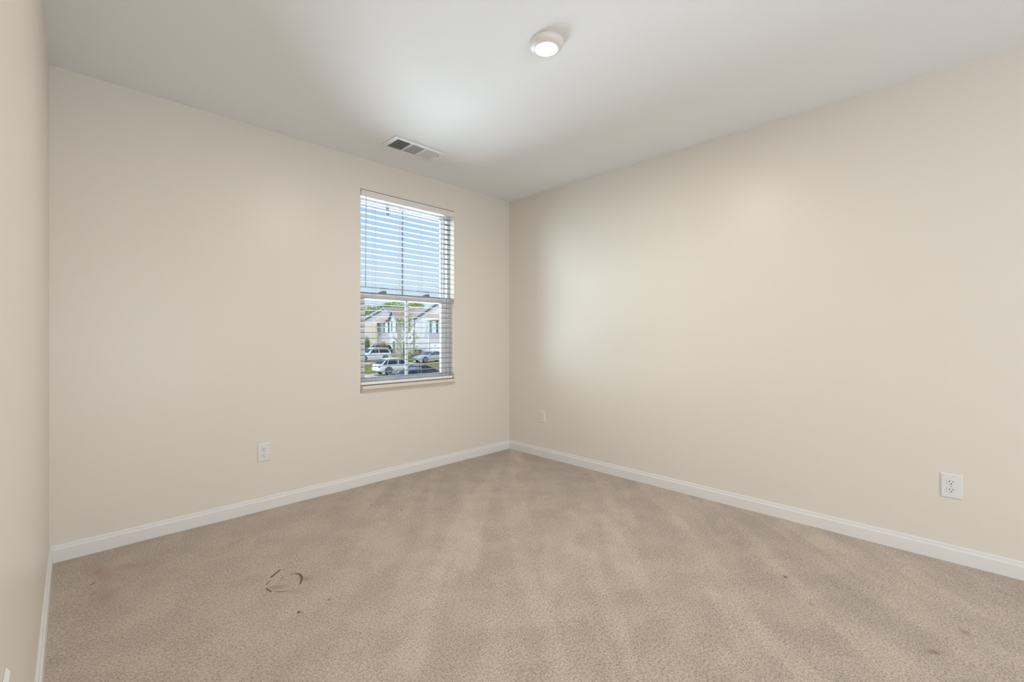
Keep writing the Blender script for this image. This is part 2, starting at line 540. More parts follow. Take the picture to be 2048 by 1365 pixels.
# ------------------------------------------------------------------ horizontal blind
BX0, BX1 = WX0 + 0.008, WX1 - 0.010
bl = empty('window_blind', ((BX0 + BX1) / 2, 0.03, WZ1))
tag(bl, 'white two-inch slat blind hanging open in the window recess', 'blind')
def bpart(name, bm, m, parent=bl, **kw):
    o = link(name, bm, m, parent, **kw)
    if parent == bl: o.matrix_parent_inverse = Matrix.Translation(bl.location).inverted()
    return o
bm = BM(); box(bm, BX0, BX1, 0.008, 0.060, 2.166, 2.206); bpart('headrail', bm, M['valance'], bevel=0.003)
bm = BM()
prism(bm, [(-0.006, 2.158), (0.004, 2.158), (0.004, 2.207), (-0.006, 2.207), (-0.0085, 2.200), (-0.0085, 2.166)], 'x', BX0 - 0.004, BX1 + 0.004)
bpart('valance', bm, M['valance'], bevel=0.0015)
# slats: slightly crowned, all level
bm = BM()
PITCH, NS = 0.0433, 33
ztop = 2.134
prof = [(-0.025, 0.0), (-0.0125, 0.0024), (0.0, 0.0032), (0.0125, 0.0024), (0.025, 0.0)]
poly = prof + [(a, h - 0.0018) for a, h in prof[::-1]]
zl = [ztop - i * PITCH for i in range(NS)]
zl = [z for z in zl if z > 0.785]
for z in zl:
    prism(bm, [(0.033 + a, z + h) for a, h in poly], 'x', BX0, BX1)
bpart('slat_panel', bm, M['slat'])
bm = BM(); box(bm, BX0, BX1, 0.008, 0.058, 0.744, 0.764); bpart('bottom_rail', bm, M['vinyl'], bevel=0.004)
for lx in (-1.426, -1.219, -1.0153, -0.806):
    bm = BM()
    for yy in (0.0062, 0.0598):
        tube(bm, [(lx, yy, 0.755), (lx, yy, 2.168)], 0.0008, 5)
    for z in zl:
        tube(bm, [(lx, 0.0062, z - 0.003), (lx, 0.0598, z - 0.003)], 0.0006, 4)
    tube(bm, [(lx + 0.006, 0.033, 0.755), (lx + 0.006, 0.033, 2.168)], 0.0009, 5)
    bpart('ladder_cord', bm, M['cord'])
bm = BM()
tube(bm, [(-1.5205, -0.012, 1.477), (-1.5185, -0.013, 1.85), (-1.516, -0.014, 2.135)], [0.0034, 0.0030, 0.0028], 8)
wd = bpart('tilt_wand', bm, M['wand'], smooth=True)
bm = BM(); tube(bm, [(-1.516, -0.014, 2.128), (-1.516, -0.016, 2.150), (-1.520, -0.010, 2.162), (-1.522, 0.010, 2.163)], 0.0022, 6)
bpart('wand_hook', bm, M['muntin'], wd)

# ------------------------------------------------------------------ ceiling lamp (flush round downlight)
LX, LY = -1.557, -1.822
lp = empty('ceiling_light', (LX, LY, H))
tag(lp, 'round white flush downlight glowing on the ceiling', 'ceiling light')
bm = BM()
lathe(bm, [(0.0, 0.0), (0.076, 0.0), (0.077, -0.004), (0.076, -0.012), (0.072, -0.021), (0.064, -0.028), (0.056, -0.0305), (0.0535, -0.0325), (0.0512, -0.0325), (0.0500, -0.029), (0.0485, -0.027), (0.0, -0.027)], 64)
link('housing', bm, M['lamp'], lp, smooth=True)
bm = BM()
lathe(bm, [(0.0, -0.0345), (0.030, -0.0335), (0.042, -0.031), (0.047, -0.0275), (0.047, -0.026), (0.0, -0.026)], 48)
link('diffuser', bm, emit('lamp_glow', (1.0, 0.96, 0.90), 9.0), lp, smooth=True)
ld = bpy.data.lights.new('lamp_light', 'AREA')
ld.shape = 'DISK'; ld.size = 0.092; ld.energy = 19; ld.color = (1.0, 0.94, 0.865)
lo = bpy.data.objects.new('lamp_light', ld); COL.objects.link(lo)
lo.location = (0, 0, -0.037); lo.parent = lp

# ------------------------------------------------------------------ ceiling register
vt = empty('ceiling_vent', (-1.356, -0.410, H), R(0))
tag(vt, 'white metal air register with three louvered panels on the ceiling', 'vent')
VL, VW = 0.202, 0.102                                    # half sizes
bm = BM()
z1, z0 = 0.0, -0.007
IL, IW = VL - 0.033, VW - 0.027
secs = [(-IL, -IL / 3 - 0.006), (-IL / 3 + 0.006, IL / 3 - 0.006), (IL / 3 + 0.006, IL)]
box(bm, -VL, VL, -VW, -IW, z0, z1); box(bm, -VL, VL, IW, VW, z0, z1)
box(bm, -VL, -IL, -IW, IW, z0, z1); box(bm, IL, VL, -IW, IW, z0, z1)
for a, b in ((secs[0][1], secs[1][0]), (secs[1][1], secs[2][0])): box(bm, a, b, -IW, IW, z0, z1)
link('vent_frame', bm, M['vent'], vt, bevel=0.002)
bm = BM(); box(bm, -IL, IL, -IW, IW, -0.0006, -0.0001); link('duct_backing', bm, M['duct'], vt)
for (a, b), ang, n in zip(secs, (R(64), R(20), R(-40)), (8, 14, 9)):
    bm = BM()
    for i in range(n):
        cx = a + (b - a) * (i + 0.5) / n
        mt = Matrix.Translation((cx, 0, -0.0045)) @ Matrix.Rotation(-ang, 4, 'Y')
        w = 0.0052 if n < 10 else 0.0036
        box(bm, -w, w, -IW, IW, -0.0004, 0.0004, mat=mt)
    link('louver_panel', bm, M['vent'], vt)
for sx_ in (-1, 1):
    bm = BM(); lathe(bm, [(0, z0 - 0.0015), (0.003, z0 - 0.0012), (0.004, z0), (0, z0)], 12, centre=(sx_ * (VL - 0.014), 0, 0)); link('screw', bm, M['metal'], vt)
bm = BM(); box(bm, IL + 0.004, IL + 0.009, -0.058, -0.030, z0 - 0.012, z0); link('damper_lever', bm, M['vent'], vt, bevel=0.001)

# ------------------------------------------------------------------ wall outlets (built facing -y, then turned)
def make_outlet(name, loc, rz, label, w=0.0745, h=0.117, group='duplex wall outlets'):
    o = empty(name, loc, rz)
    tag(o, label, 'outlet', group)
    hw, hh = w / 2, h / 2
    bm = BM()
    d, e = 0.0065, 0.006
    A = [bm.verts.new(p) for p in ((-hw, 0, -hh), (hw, 0, -hh), (hw, 0, hh), (-hw, 0, hh))]
    Bv = [bm.verts.new(p) for p in ((-hw, -0.002, -hh), (hw, -0.002, -hh), (hw, -0.002, hh), (-hw, -0.002, hh))]
    Cv = [bm.verts.new(p) for p in ((-hw + e, -d, -hh + e), (hw - e, -d, -hh + e), (hw - e, -d, hh - e), (-hw + e, -d, hh - e))]
    for P1, P2 in ((A, Bv), (Bv, Cv)):
        for i in range(4): bm.faces.new((P1[i], P1[(i + 1) % 4], P2[(i + 1) % 4], P2[i]))
    bm.faces.new(Cv); bm.faces.new(A[::-1])
    bmesh.ops.recalc_face_normals(bm, faces=bm.faces[:])
    link('cover_plate', bm, M['plate'], o, bevel=0.0012)
    for s in (1, -1):
        cz = s * 0.0195
        bm = BM()
        pts = []
        for k in range(40):                               # round face with flattened top and bottom
            t_ = 2 * math.pi * k / 40
            pts.append((0.0172 * math.cos(t_), cz + max(-0.0142, min(0.0142, 0.0172 * math.sin(t_)))))
        prism(bm, pts, 'y', -d + 0.001, -d - 0.0022)
        rc = link('receptacle', bm, M['plate'], o, bevel=0.0007)
        bm = BM()
        y0, y1 = -d - 0.0024, -d
        box(bm, -0.0075, -0.0053, y0, y1, cz - 0.001, cz + 0.0085)
        box(bm, 0.0053, 0.0075, y0, y1, cz + 0.0005, cz + 0.0085)
        pts = [(0.0028 * math.cos(R(a)), cz - 0.0075 + 0.0028 * max(-0.75, math.sin(R(a)))) for a in range(0, 360, 20)]
        prism(bm, pts, 'y', y0, y1)
        link('slots', bm, M['slot'], rc)
    bm = BM(); lathe(bm, [(0, -d - 0.0016), (0.0022, -d - 0.0014), (0.003, -d), (0, -d)], 14, axis='y'); link('screw', bm, M['metal'], o)
    return o
make_outlet('wall_outlet', (-2.2062, 0, 0.3685), 0, 'white outlet on the wall below and left of the window')
make_outlet('wall_outlet', (0, -0.4327, 0.368), R(-90), 'small far outlet on the right wall near the room corner', w=0.0725, h=0.112)
make_outlet('wall_outlet', (0, -3.110, 0.3722), R(-90), 'oversized white outlet on the right wall above the baseboard, nearest the viewer', w=0.080, h=0.122)
make_outlet('wall_outlet', (XL, -2.062, 0.502), R(90), 'white wall plate seen edge-on at the bottom of the left wall', w=0.078, h=0.125)


# ================================================================== OUTSIDE (second-floor view over the street)
M['grass'] = mat('lawn', (0.30, 0.31, 0.10), 0.95, spec=0.1, noise=(1.6, 0.45), bump=(30, 0.6, 0.05))
M['concrete'] = mat('driveway_concrete', (0.66, 0.55, 0.45), 0.85, spec=0.2, noise=(2.0, 0.10))
M['asphalt'] = mat('street_asphalt', (0.42, 0.40, 0.40), 0.9, spec=0.2, noise=(1.0, 0.10))
M['car_white'] = mat('car_paint_white', (0.84, 0.84, 0.85), 0.25, coat=0.6)
M['car_silver'] = mat('car_paint_silver', (0.62, 0.63, 0.65), 0.25, metal=0.3, coat=0.6)
M['car_navy'] = mat('car_paint_navy', (0.012, 0.014, 0.04), 0.2, coat=0.8)
M['car_maroon'] = mat('car_paint_maroon', (0.11, 0.055, 0.07), 0.2, coat=0.8)
M['car_black'] = mat('car_paint_dark', (0.04, 0.045, 0.05), 0.2, coat=0.8)
M['car_teal'] = mat('car_paint_teal', (0.04, 0.16, 0.15), 0.25, coat=0.8)
M['car_glass'] = mat('car_glass', (0.035, 0.045, 0.05), 0.08)
M['tyre'] = mat('tyre_rubber', (0.025, 0.025, 0.025), 0.8)
M['rim'] = mat('alloy_rim', (0.30, 0.30, 0.31), 0.35, metal=0.6)
M['red_lens'] = mat('red_lens', (0.55, 0.03, 0.02), 0.2)
M['clear_lens'] = mat('clear_lens', (0.75, 0.77, 0.78), 0.1)
M['plate_white'] = mat('number_plate', (0.75, 0.75, 0.80), 0.4)
M['bark'] = mat('bark', (0.24, 0.19, 0.14), 0.9, noise=(6, 0.3))
M['leaf_spring'] = mat('leaf_yellow_green', (0.46, 0.46, 0.17), 0.6, noise=(2.5, 0.35))
M['leaf_green'] = mat('leaf_green', (0.17, 0.30, 0.06), 0.65, noise=(0.5, 0.4))
M['leaf_bright'] = mat('leaf_bright', (0.30, 0.44, 0.09), 0.65, noise=(0.5, 0.4))
M['leaf_olive'] = mat('leaf_olive', (0.28, 0.30, 0.12), 0.7, noise=(0.6, 0.4))
M['lawn_blade'] = mat('lawn_blade', (0.36, 0.37, 0.13), 0.8, noise=(0.8, 0.35))
M['grass_tan'] = mat('grass_tan', (0.50, 0.42, 0.24), 0.8, noise=(3, 0.3))
M['shutter'] = mat('shutter_slate', (0.06, 0.085, 0.105), 0.6)
M['house_trim'] = mat('house_trim', (0.82, 0.82, 0.82), 0.5)
M['house_glass'] = mat('house_glass', (0.16, 0.20, 0.22), 0.08)
M['door_dark'] = mat('door_dark', (0.045, 0.055, 0.055), 0.4)
M['bin'] = mat('bin_plastic', (0.05, 0.10, 0.12), 0.5)
M['fascia'] = mat('fascia_shaded', (0.24, 0.28, 0.36), 0.5)  # shade on the rake boards put into their grey-blue colour

def banded(name, c1, c2, step, axis=2, rough=0.8):
    """horizontal lap lines by height"""
    m = bpy.data.materials.new(name)
    m.use_nodes = True
    t = m.node_tree
    b = t.nodes['Principled BSDF']
    b.inputs['Roughness'].default_value = rough
    b.inputs['Specular IOR Level'].default_value = 0.15
    co = t.nodes.new('ShaderNodeTexCoord')
    sp = t.nodes.new('ShaderNodeSeparateXYZ')
    t.links.new(co.outputs['Object'], sp.inputs[0])
    md = t.nodes.new('ShaderNodeMath'); md.operation = 'PINGPONG'
    md.inputs[1].default_value = step
    t.links.new(sp.outputs[axis], md.inputs[0])
    mr = t.nodes.new('ShaderNodeMapRange')
    mr.inputs[1].default_value = 0.0; mr.inputs[2].default_value = step * 0.35
    t.links.new(md.outputs[0], mr.inputs[0])
    mx = t.nodes.new('ShaderNodeMix'); mx.data_type = 'RGBA'
    mx.inputs[6].default_value = (*c2, 1); mx.inputs[7].default_value = (*c1, 1)
    t.links.new(mr.outputs[0], mx.inputs[0])
    t.links.new(mx.outputs[2], b.inputs['Base Color'])
    return m
M['siding_white'] = banded('siding_white', (0.74, 0.70, 0.705), (0.57, 0.53, 0.55), 0.10)
M['siding_lilac'] = banded('siding_lilac', (0.61, 0.56, 0.58), (0.46, 0.42, 0.445), 0.10)
M['siding_peach'] = banded('siding_peach', (0.66, 0.55, 0.46), (0.53, 0.44, 0.37), 0.10)
M['shingle'] = banded('roof_shingle', (0.50, 0.385, 0.325), (0.40, 0.305, 0.26), 0.08)

# ---- ground: gently rising from the street to the houses
def gz(x, y):
    z = np.interp(x, [8, 16, 20.5, 27, 34, 60], [-3.1, -2.95, -2.75, -2.35, -1.95, -1.6])
    k = min(1, max(0, (y - 41) / 6.0)) * min(1, max(0, (30 - x) / 8.0))
    return float(z + 0.62 * k)
PATCHES = [  # x0, x1, y0, y1, material index (1 concrete, 2 asphalt)
    (18.5, 23.9, 36.2, 39.6, 1), (20.5, 33.5, 45.9, 49.6, 1), (25, 33.9, 42.2, 45.6, 1), (14.5, 18.5, 20, 75, 1), (-45, 14.5, 14, 34, 2), (4, 14.5, 33, 80, 2)]
bm = BM()
GY0 = 20.0
xs_ = sorted(set([-45, -20, -8, 4, 9, 14.5, 16.5, 18.5, 20.5, 22.5, 23.9, 25, 27, 29, 31, 32.5, 33.5, 33.9, 40, 60, 90]))
ys_ = sorted(set([GY0, 33, 36.2, 37.9, 39.6, 41, 42.2, 43.9, 45.6, 45.9, 47.7, 49.6, 55, 62, 75, 80, 110]))
vv = [[bm.verts.new((x, y, gz(x, y))) for x in xs_] for y in ys_]
for j in range(len(ys_) - 1):
    for i in range(len(xs_) - 1):
        f = bm.faces.new((vv[j][i], vv[j][i + 1], vv[j + 1][i + 1], vv[j + 1][i]))
        mx_, my_ = (xs_[i] + xs_[i + 1]) / 2, (ys_[j] + ys_[j + 1]) / 2
        for a, b, c, d, k in PATCHES:
            if a < mx_ < b and c < my_ < d: f.material_index = k
struct('ground', bm, [M['grass'], M['concrete'], M['asphalt']])

# ---- cars: local +x is the front, z = 0 the ground
def loft(bm, rows, mi=0, close=True):
    R_ = [[bm.verts.new(p) for p in r] for r in rows]
    fs = []
    for a, b in zip(R_, R_[1:]):
        for k in range(len(a) - 1):
            fs.append(bm.faces.new((a[k], a[k + 1], b[k + 1], b[k])))
    if close:
        fs.append(bm.faces.new(R_[0])); fs.append(bm.faces.new(R_[-1][::-1]))
    for f in fs: f.material_index = mi
    bmesh.ops.recalc_face_normals(bm, faces=fs)

def make_car(kind, paint, loc, rz, label, group=None):
    S = {  # length, half width, roof profile (x, z), belt z, bonnet front z, wheel r, axle xs
        'suv': dict(L=4.75, w=0.94, h=1.74, belt=1.06, hood=1.06, cow=0.82, a=0.25, c=-1.95, d=-2.30, r=0.37, ax=(1.42, -1.42)),
        'wagon': dict(L=4.70, w=0.93, h=1.66, belt=1.00, hood=0.98, cow=1.00, a=0.35, c=-1.45, d=-2.22, r=0.37, ax=(1.40, -1.38)),
        'sedan': dict(L=4.75, w=0.91, h=1.44, belt=0.93, hood=0.90, cow=0.95, a=0.15, c=-0.95, d=-1.65, r=0.33, ax=(1.42, -1.36)),
    }[kind]
    L, w, h, belt = S['L'] / 2, S['w'], S['h'], S['belt']
    o = empty('car', loc, rz)
    tag(o, label, 'car', group)
    # body up to the belt line
    tail = belt + (0.06 if kind == 'sedan' else 0.02)
    st = [(-L, 0.42, tail - 0.12, 0.80), (-L + 0.10, 0.30, tail, 0.93), (-L + 0.5, 0.24, tail, 1.0), (-1.0, 0.22, belt, 1.0), (0.4, 0.22, belt - 0.01, 1.0),
          (S['cow'], 0.22, belt - 0.02, 1.0), (L - 0.75, 0.23, S['hood'] - 0.06, 0.98), (L - 0.20, 0.26, S['hood'] - 0.20, 0.90), (L, 0.34, S['hood'] - 0.36, 0.74)]
    rows = []
    for x, zb, zt, k in st:
        hw = w * k
        mid = zb + (zt - zb) * 0.55
        pts = [(hw * 0.88, zb), (hw * 0.98, zb + 0.10), (hw, mid), (hw * 0.965, zt - 0.05), (hw * 0.90, zt), (hw * 0.45, zt + 0.02)]
        rows.append([(x, -y, z) for y, z in pts] + [(x, y, z) for y, z in pts[::-1]])
    bm = BM()
    loft(bm, rows)
    b = link('body', bm, paint, o, smooth=True)
    # cabin
    a, c, d, cow = S['a'], S['c'], S['d'], S['cow']
    cab = [(d, belt - 0.02, belt, 0.90, 0.88), (c, belt - 0.02, h - 0.06, 0.92, 0.74), (c * 0.4, belt - 0.02, h, 0.93, 0.75), (a * 0.2, belt - 0.02, h - 0.01, 0.93, 0.75), (a - 0.05, belt - 0.02, h - 0.08, 0.93, 0.74), (cow + 0.12, belt - 0.04, belt - 0.01, 0.92, 0.88)]
    rows = []
    for x, zb, zt, kb, kt in cab:
        rows.append([(x, -w * kb, zb), (x, -w * kt, zt - 0.03), (x, -w * kt * 0.8, zt), (x, w * kt * 0.8, zt), (x, w * kt, zt - 0.03), (x, w * kb, zb)])
    bm = BM()
    loft(bm, rows)
    link('cabin', bm, paint, o, smooth=False, bevel=0.03)
    # glass
    def pane(name, quad):
        bm = BM()
        q = [Vector(p) for p in quad]
        n = (q[1] - q[0]).cross(q[2] - q[0]).normalized()
        v1 = [bm.verts.new(p + n * 0.012) for p in q]
        v2 = [bm.verts.new(p - n * 0.012) for p in q]
        m_ = len(q)
        bm.faces.new(v1); bm.faces.new(v2[::-1])
        for i in range(m_): bm.faces.new((v1[i], v2[i], v2[(i + 1) % m_], v1[(i + 1) % m_]))
        bmesh.ops.recalc_face_normals(bm, faces=bm.faces[:])
        link(name, bm, M['car_glass'], o)
    g = 0.05
    for s in (-1, 1):
        yb, yt = s * w * 0.922, s * w * 0.775
        zt = h - 0.13
        zb = belt + 0.04
        mid_x = (a + c) / 2 + 0.25
        pane('side_window', [(mid_x + g, yb, zb), (cow - 0.22, yb, zb), (a - 0.12, yt, zt), (mid_x + g, yt, zt + 0.02)])
        pane('side_window', [(c - 0.05, yb, zb), (mid_x - g, yb, zb), (mid_x - g, yt, zt + 0.02), (c + 0.22, yt, zt)])
        if kind != 'sedan':
            pane('side_window', [(d + 0.22, s * w * 0.91, zb), (c - 0.15, yb, zb), (c + 0.10, yt, zt), (c - 0.02, yt, zt - 0.04)])
    lerp = lambda p, q, t: tuple(p[i] + (q[i] - p[i]) * t for i in range(3))
    wl, wh = (cow + 0.12, 0, belt - 0.01), (a - 0.05, 0, h - 0.08)
    p0, p1 = lerp(wl, wh, 0.10), lerp(wl, wh, 0.90)
    pane('windshield', [(p0[0], -w * 0.80, p0[2]), (p0[0], w * 0.80, p0[2]), (p1[0], w * 0.66, p1[2]), (p1[0], -w * 0.66, p1[2])])
    rl, rh = (d, 0, belt), (c, 0, h - 0.06)
    p0, p1 = lerp(rl, rh, 0.12), lerp(rl, rh, 0.88)
    pane('rear_window', [(p0[0], -w * 0.78, p0[2]), (p0[0], w * 0.78, p0[2]), (p1[0], w * 0.64, p1[2]), (p1[0], -w * 0.64, p1[2])])
    r = S['r']
    for ax in S['ax']:
        for s in (-1, 1):
            bm = BM()
            lathe(bm, [(0, -0.10), (r - 0.04, -0.11), (r, -0.07), (r, 0.07), (r - 0.04, 0.11), (0, 0.10)], 24, axis='y')
            wh_ = link('wheel', bm, M['tyre'], o, smooth=False)
            wh_.location = (ax, s * (w - 0.10), r)
            bm = BM()
            lathe(bm, [(0, s * 0.118), (0.06, s * 0.118), (0.07, s * 0.112), (r - 0.09, s * 0.114), (r - 0.07, s * 0.105), (0, s * 0.105)], 20, axis='y')
            link('rim', bm, M['rim'], wh_)
            # dark arch around the wheel
            bm = BM()
            n_ = 14
            ro, ri = r + 0.085, r + 0.012
            yy0, yy1 = s * (w * 0.93), s * (w + 0.012)
            prev = None
            for k in range(n_ + 1):
                t_ = math.pi * k / n_
                q = [bm.verts.new((ax + rr * math.cos(t_), y_, r + rr * math.sin(t_))) for rr, y_ in ((ro, yy0), (ro, yy1), (ri, yy1), (ri, yy0))]
                if prev:
                    for m_ in range(4): bm.faces.new((prev[m_], prev[(m_ + 1) % 4], q[(m_ + 1) % 4], q[m_]))
                prev = q
            link('wheel_arch', bm, M['car_black'], o)
    for s in (-1, 1):
        bm = BM(); box(bm, L - 0.30, L - 0.09, s * w * 0.62 - 0.14, s * w * 0.62 + 0.14, S['hood'] - 0.36, S['hood'] - 0.22); link('headlight', bm, M['clear_lens'], o, bevel=0.03)
        bm = BM(); box(bm, -L - 0.01, -L + 0.22, s * w * 0.70 - 0.17, s * w * 0.70 + 0.17, tail - 0.26, tail - 0.11); link('taillight', bm, M['red_lens'], o, bevel=0.03)
        bm = BM(); box(bm, cow - 0.28, cow - 0.10, s * (w + 0.02) - 0.06, s * (w + 0.02) + 0.06, belt + 0.02, belt + 0.15); link('wing_mirror', bm, paint, o, bevel=0.03)
    bm = BM(); box(bm, -L - 0.02, -L + 0.05, -0.16, 0.16, 0.62, 0.73); link('number_plate', bm, M['plate_white'], o)
    bm = BM(); box(bm, L - 0.06, L + 0.02, -0.42, 0.42, S['hood'] - 0.52, S['hood'] - 0.34); link('grille', bm, M['car_black'], o, bevel=0.02)
    bm = BM()
    box(bm, -L - 0.03, -L + 0.12, -w * 0.80, w * 0.80, 0.30, 0.42); link('rear_bumper', bm, M['car_black'], o, bevel=0.03)
    return o

CARS = 'parked cars outside the window'
make_car('wagon', M['car_white'], (20.6, 37.5, gz(20.6, 37.5)), 0, 'white hatchback SUV in the middle driveway, seen from behind', CARS)
make_car('suv', M['car_white'], (23.35, 48.25, gz(23.35, 48.25)), R(180), 'white SUV parked nose to the street beside the bushes, farthest of the white cars', CARS)
make_car('sedan', M['car_silver'], (29.4, 44.2, gz(29.4, 44.2)), R(180), 'silver sedan facing the street in front of the garage', CARS)
make_car('sedan', M['car_navy'], (17.75, 29.2, -3.0), R(3), 'navy blue car with a white number plate, low behind the window sill', CARS)
make_car('sedan', M['car_maroon'], (20.3, 32.3, -2.97), R(-1), 'dark maroon car between the navy car and the silver sedan', CARS)
make_car('suv', M['car_black'], (30.2, 60.0, -1.95), R(180), 'dark pickup-sized car behind the farthest white SUV', CARS)

make_car('sedan', M['car_teal'], (24.3, 51.2, gz(24.3, 51.2)), R(180), 'dark teal car mostly hidden behind the farthest white SUV', CARS)

# ---- town houses across the street (facades face -x, x = HX)
HX = 34.0
def hwin(parent, y0, y1, z0, z1, sh=0.34, x=HX):
    """sash window with white frame and dark shutters either side"""
    bm = BM()
    ring_x(bm, x - 0.06, x + 0.02, y0, y1, z0, z1, 0.09)
    zm = (z0 + z1) / 2
    box(bm, x - 0.05, x + 0.02, y0 + 0.05, y1 - 0.05, zm - 0.04, zm + 0.04)
    fr = link('window_frame', bm, M['house_trim'], parent)
    bm = BM(); box(bm, x - 0.03, x + 0.01, y0 + 0.07, y1 - 0.07, z0 + 0.07, z1 - 0.07); link('pane', bm, M['house_glass'], fr)
    for ya, yb in ((y0 - sh - 0.04, y0 - 0.04), (y1 + 0.04, y1 + sh + 0.04)):
        if sh:
            bm = BM(); box(bm, x - 0.06, x + 0.01, ya, yb, z0 - 0.02, z1 + 0.02); link('shutter', bm, M['shutter'], parent)
def ring_x(bm, x0, x1, y0, y1, z0, z1, t):
    box(bm, x0, x1, y0, y0 + t, z0, z1); box(bm, x0, x1, y1 - t, y1, z0, z1)
    box(bm, x0, x1, y0 + t, y1 - t, z0, z0 + t); box(bm, x0, x1, y0 + t, y1 - t, z1 - t, z1)
def roof_slope(parent, y0, y1, xe, ze, xr, zr, t=0.18, name='roof'):
    bm = BM()
    prism(bm, [(xe, ze), (xr, zr), (xr, zr - t), (xe, ze - t)], 'y', y0, y1)
    return link(name, bm, M['shingle'], parent)
def gable(parent, ya, za, yp, zp, yb, zb, base, m, depth=3.0, x=HX, trim=0.28, over=0.35):
    """front gable wall ya < yp < yb with eaves za, zb and peak zp, its two roof planes and rake boards"""
    bm = BM(); prism(bm, [(ya, base), (yb, base), (yb, zb), (yp, zp), (ya, za)], 'x', x, x + depth); link('wall', bm, m, parent)
    for (y1, z1) in ((ya, za), (yb, zb)):
        dy, dz = y1 - yp, z1 - zp
        L_ = math.hypot(dy, dz)
        ux, uz = dy / L_, dz / L_
        y2, z2 = y1 + ux * over, z1 + uz * over
        bm = BM(); prism(bm, [(yp, zp + 0.02), (y2, z2 + 0.02), (y2, z2 + 0.20), (yp, zp + 0.22)], 'x', x - 0.30, x + depth + 4); link('roof', bm, M['shingle'], parent)
        bm = BM(); prism(bm, [(yp, zp - 0.10), (y2, z2 - 0.10), (y2, z2 + 0.17), (yp, zp + 0.19)], 'x', x - 0.36, x - 0.30); link('rake_board', bm, M['fascia'], parent)

HG = 'town houses across the street'
# right-hand house
h = empty('town_house', (HX, 48, -1.95))
tag(h, 'white town house with a large gable and garage, nearest on the right', 'house', HG)
off = Matrix.Translation(h.location).inverted()
def fix(root):
    mi = Matrix.Translation(root.location).inverted()
    for c in root.children: c.matrix_parent_inverse = mi
    return root
gable(h, 42.0, 3.4, 48.6, 5.95, 55.2, 3.75, -2.1, M['siding_white'], depth=6)
hwin(h, 49.55, 50.65, 1.60, 3.28)
hwin(h, 47.2, 48.3, 1.60, 3.28)
bm = BM(); prism(bm, [(HX - 1.0, 3.48), (HX - 1.0, 3.62), (HX, 4.36), (HX, 4.2)], 'y', 46.0, 51.6); link('porch_roof', bm, M['shingle'], h)
bm = BM(); box(bm, HX - 1.04, HX - 0.98, 46.0, 51.7, 3.42, 3.62); box(bm, HX - 1.0, HX, 51.56, 51.7, 3.42, 3.5); link('gutter', bm, M['house_trim'], h)
bm = BM(); box(bm, HX - 0.05, HX + 0.02, 51.35, 51.55, -2.0, 3.4); link('corner_board', bm, M['house_trim'], h)
bm = BM(); box(bm, HX - 0.02, HX + 0.02, 44.0, 51.35, -2.0, 1.5); link('lower_siding', bm, M['siding_lilac'], h)
bm = BM(); ring_x(bm, HX - 0.09, HX + 0.02, 46.6, 50.9, -2.0, 0.1, 0.14); gd = link('garage_door', bm, M['house_trim'], h)
bm = BM()
for k in range(4): box(bm, HX - 0.05, HX + 0.02, 46.72, 50.78, -1.98 + k * 0.49, -1.98 + k * 0.49 + 0.47)
link('door_panel', bm, M['house_trim'], gd)
bm = BM(); box(bm, HX - 0.07, HX - 0.02, 49.35, 50.1, -0.40, -0.08); link('garage_window', bm, M['house_glass'], gd)
bm = BM(); box(bm, HX - 0.16, HX, 55.45, 55.85, -2.0, 2.2); link('downspout', bm, M['house_trim'], h)
fix(h)
# entrance house in the middle, with a steep little gable
h = empty('town_house', (HX, 58.5, -1.95))
tag(h, 'white town house with a steep narrow gable over its front door', 'house', HG)
bm = BM(); box(bm, HX + 0.2, HX + 6, 55.6, 62.3, -2.1, 3.95); link('wall', bm, M['siding_white'], h)
roof_slope(h, 55.75, 62.3, HX - 0.25, 3.85, HX + 4.6, 5.75)
gable(h, 59.8, 3.75, 61.05, 5.25, 62.2, 3.75, -2.1, M['siding_white'], depth=2.0, x=HX - 0.3, over=0.12)
hwin(h, 60.15, 61.25, 1.93, 3.55, 0.28, x=HX - 0.3)
hwin(h, 57.2, 58.3, 1.98, 3.55, 0.30, x=HX + 0.2)
bm = BM(); ring_x(bm, HX - 0.40, HX - 0.28, 60.0, 61.2, -1.9, 0.45, 0.16); fd = link('door_frame', bm, M['house_trim'], h)
bm = BM(); box(bm, HX - 0.36, HX - 0.28, 60.15, 61.05, -1.9, 0.30); link('front_door', bm, M['door_dark'], fd)
bm = BM(); ring_x(bm, HX + 0.1, HX + 0.22, 57.6, 58.9, -1.9, 0.35, 0.12); fd = link('door_frame', bm, M['house_trim'], h)
bm = BM(); box(bm, HX + 0.14, HX + 0.22, 57.7, 58.8, -1.9, 0.25); link('front_door', bm, M['door_dark'], fd)
bm = BM(); box(bm, HX + 0.1, HX + 0.22, 55.6, 55.8, -2.0, 3.9); link('corner_board', bm, M['house_trim'], h)
fix(h)
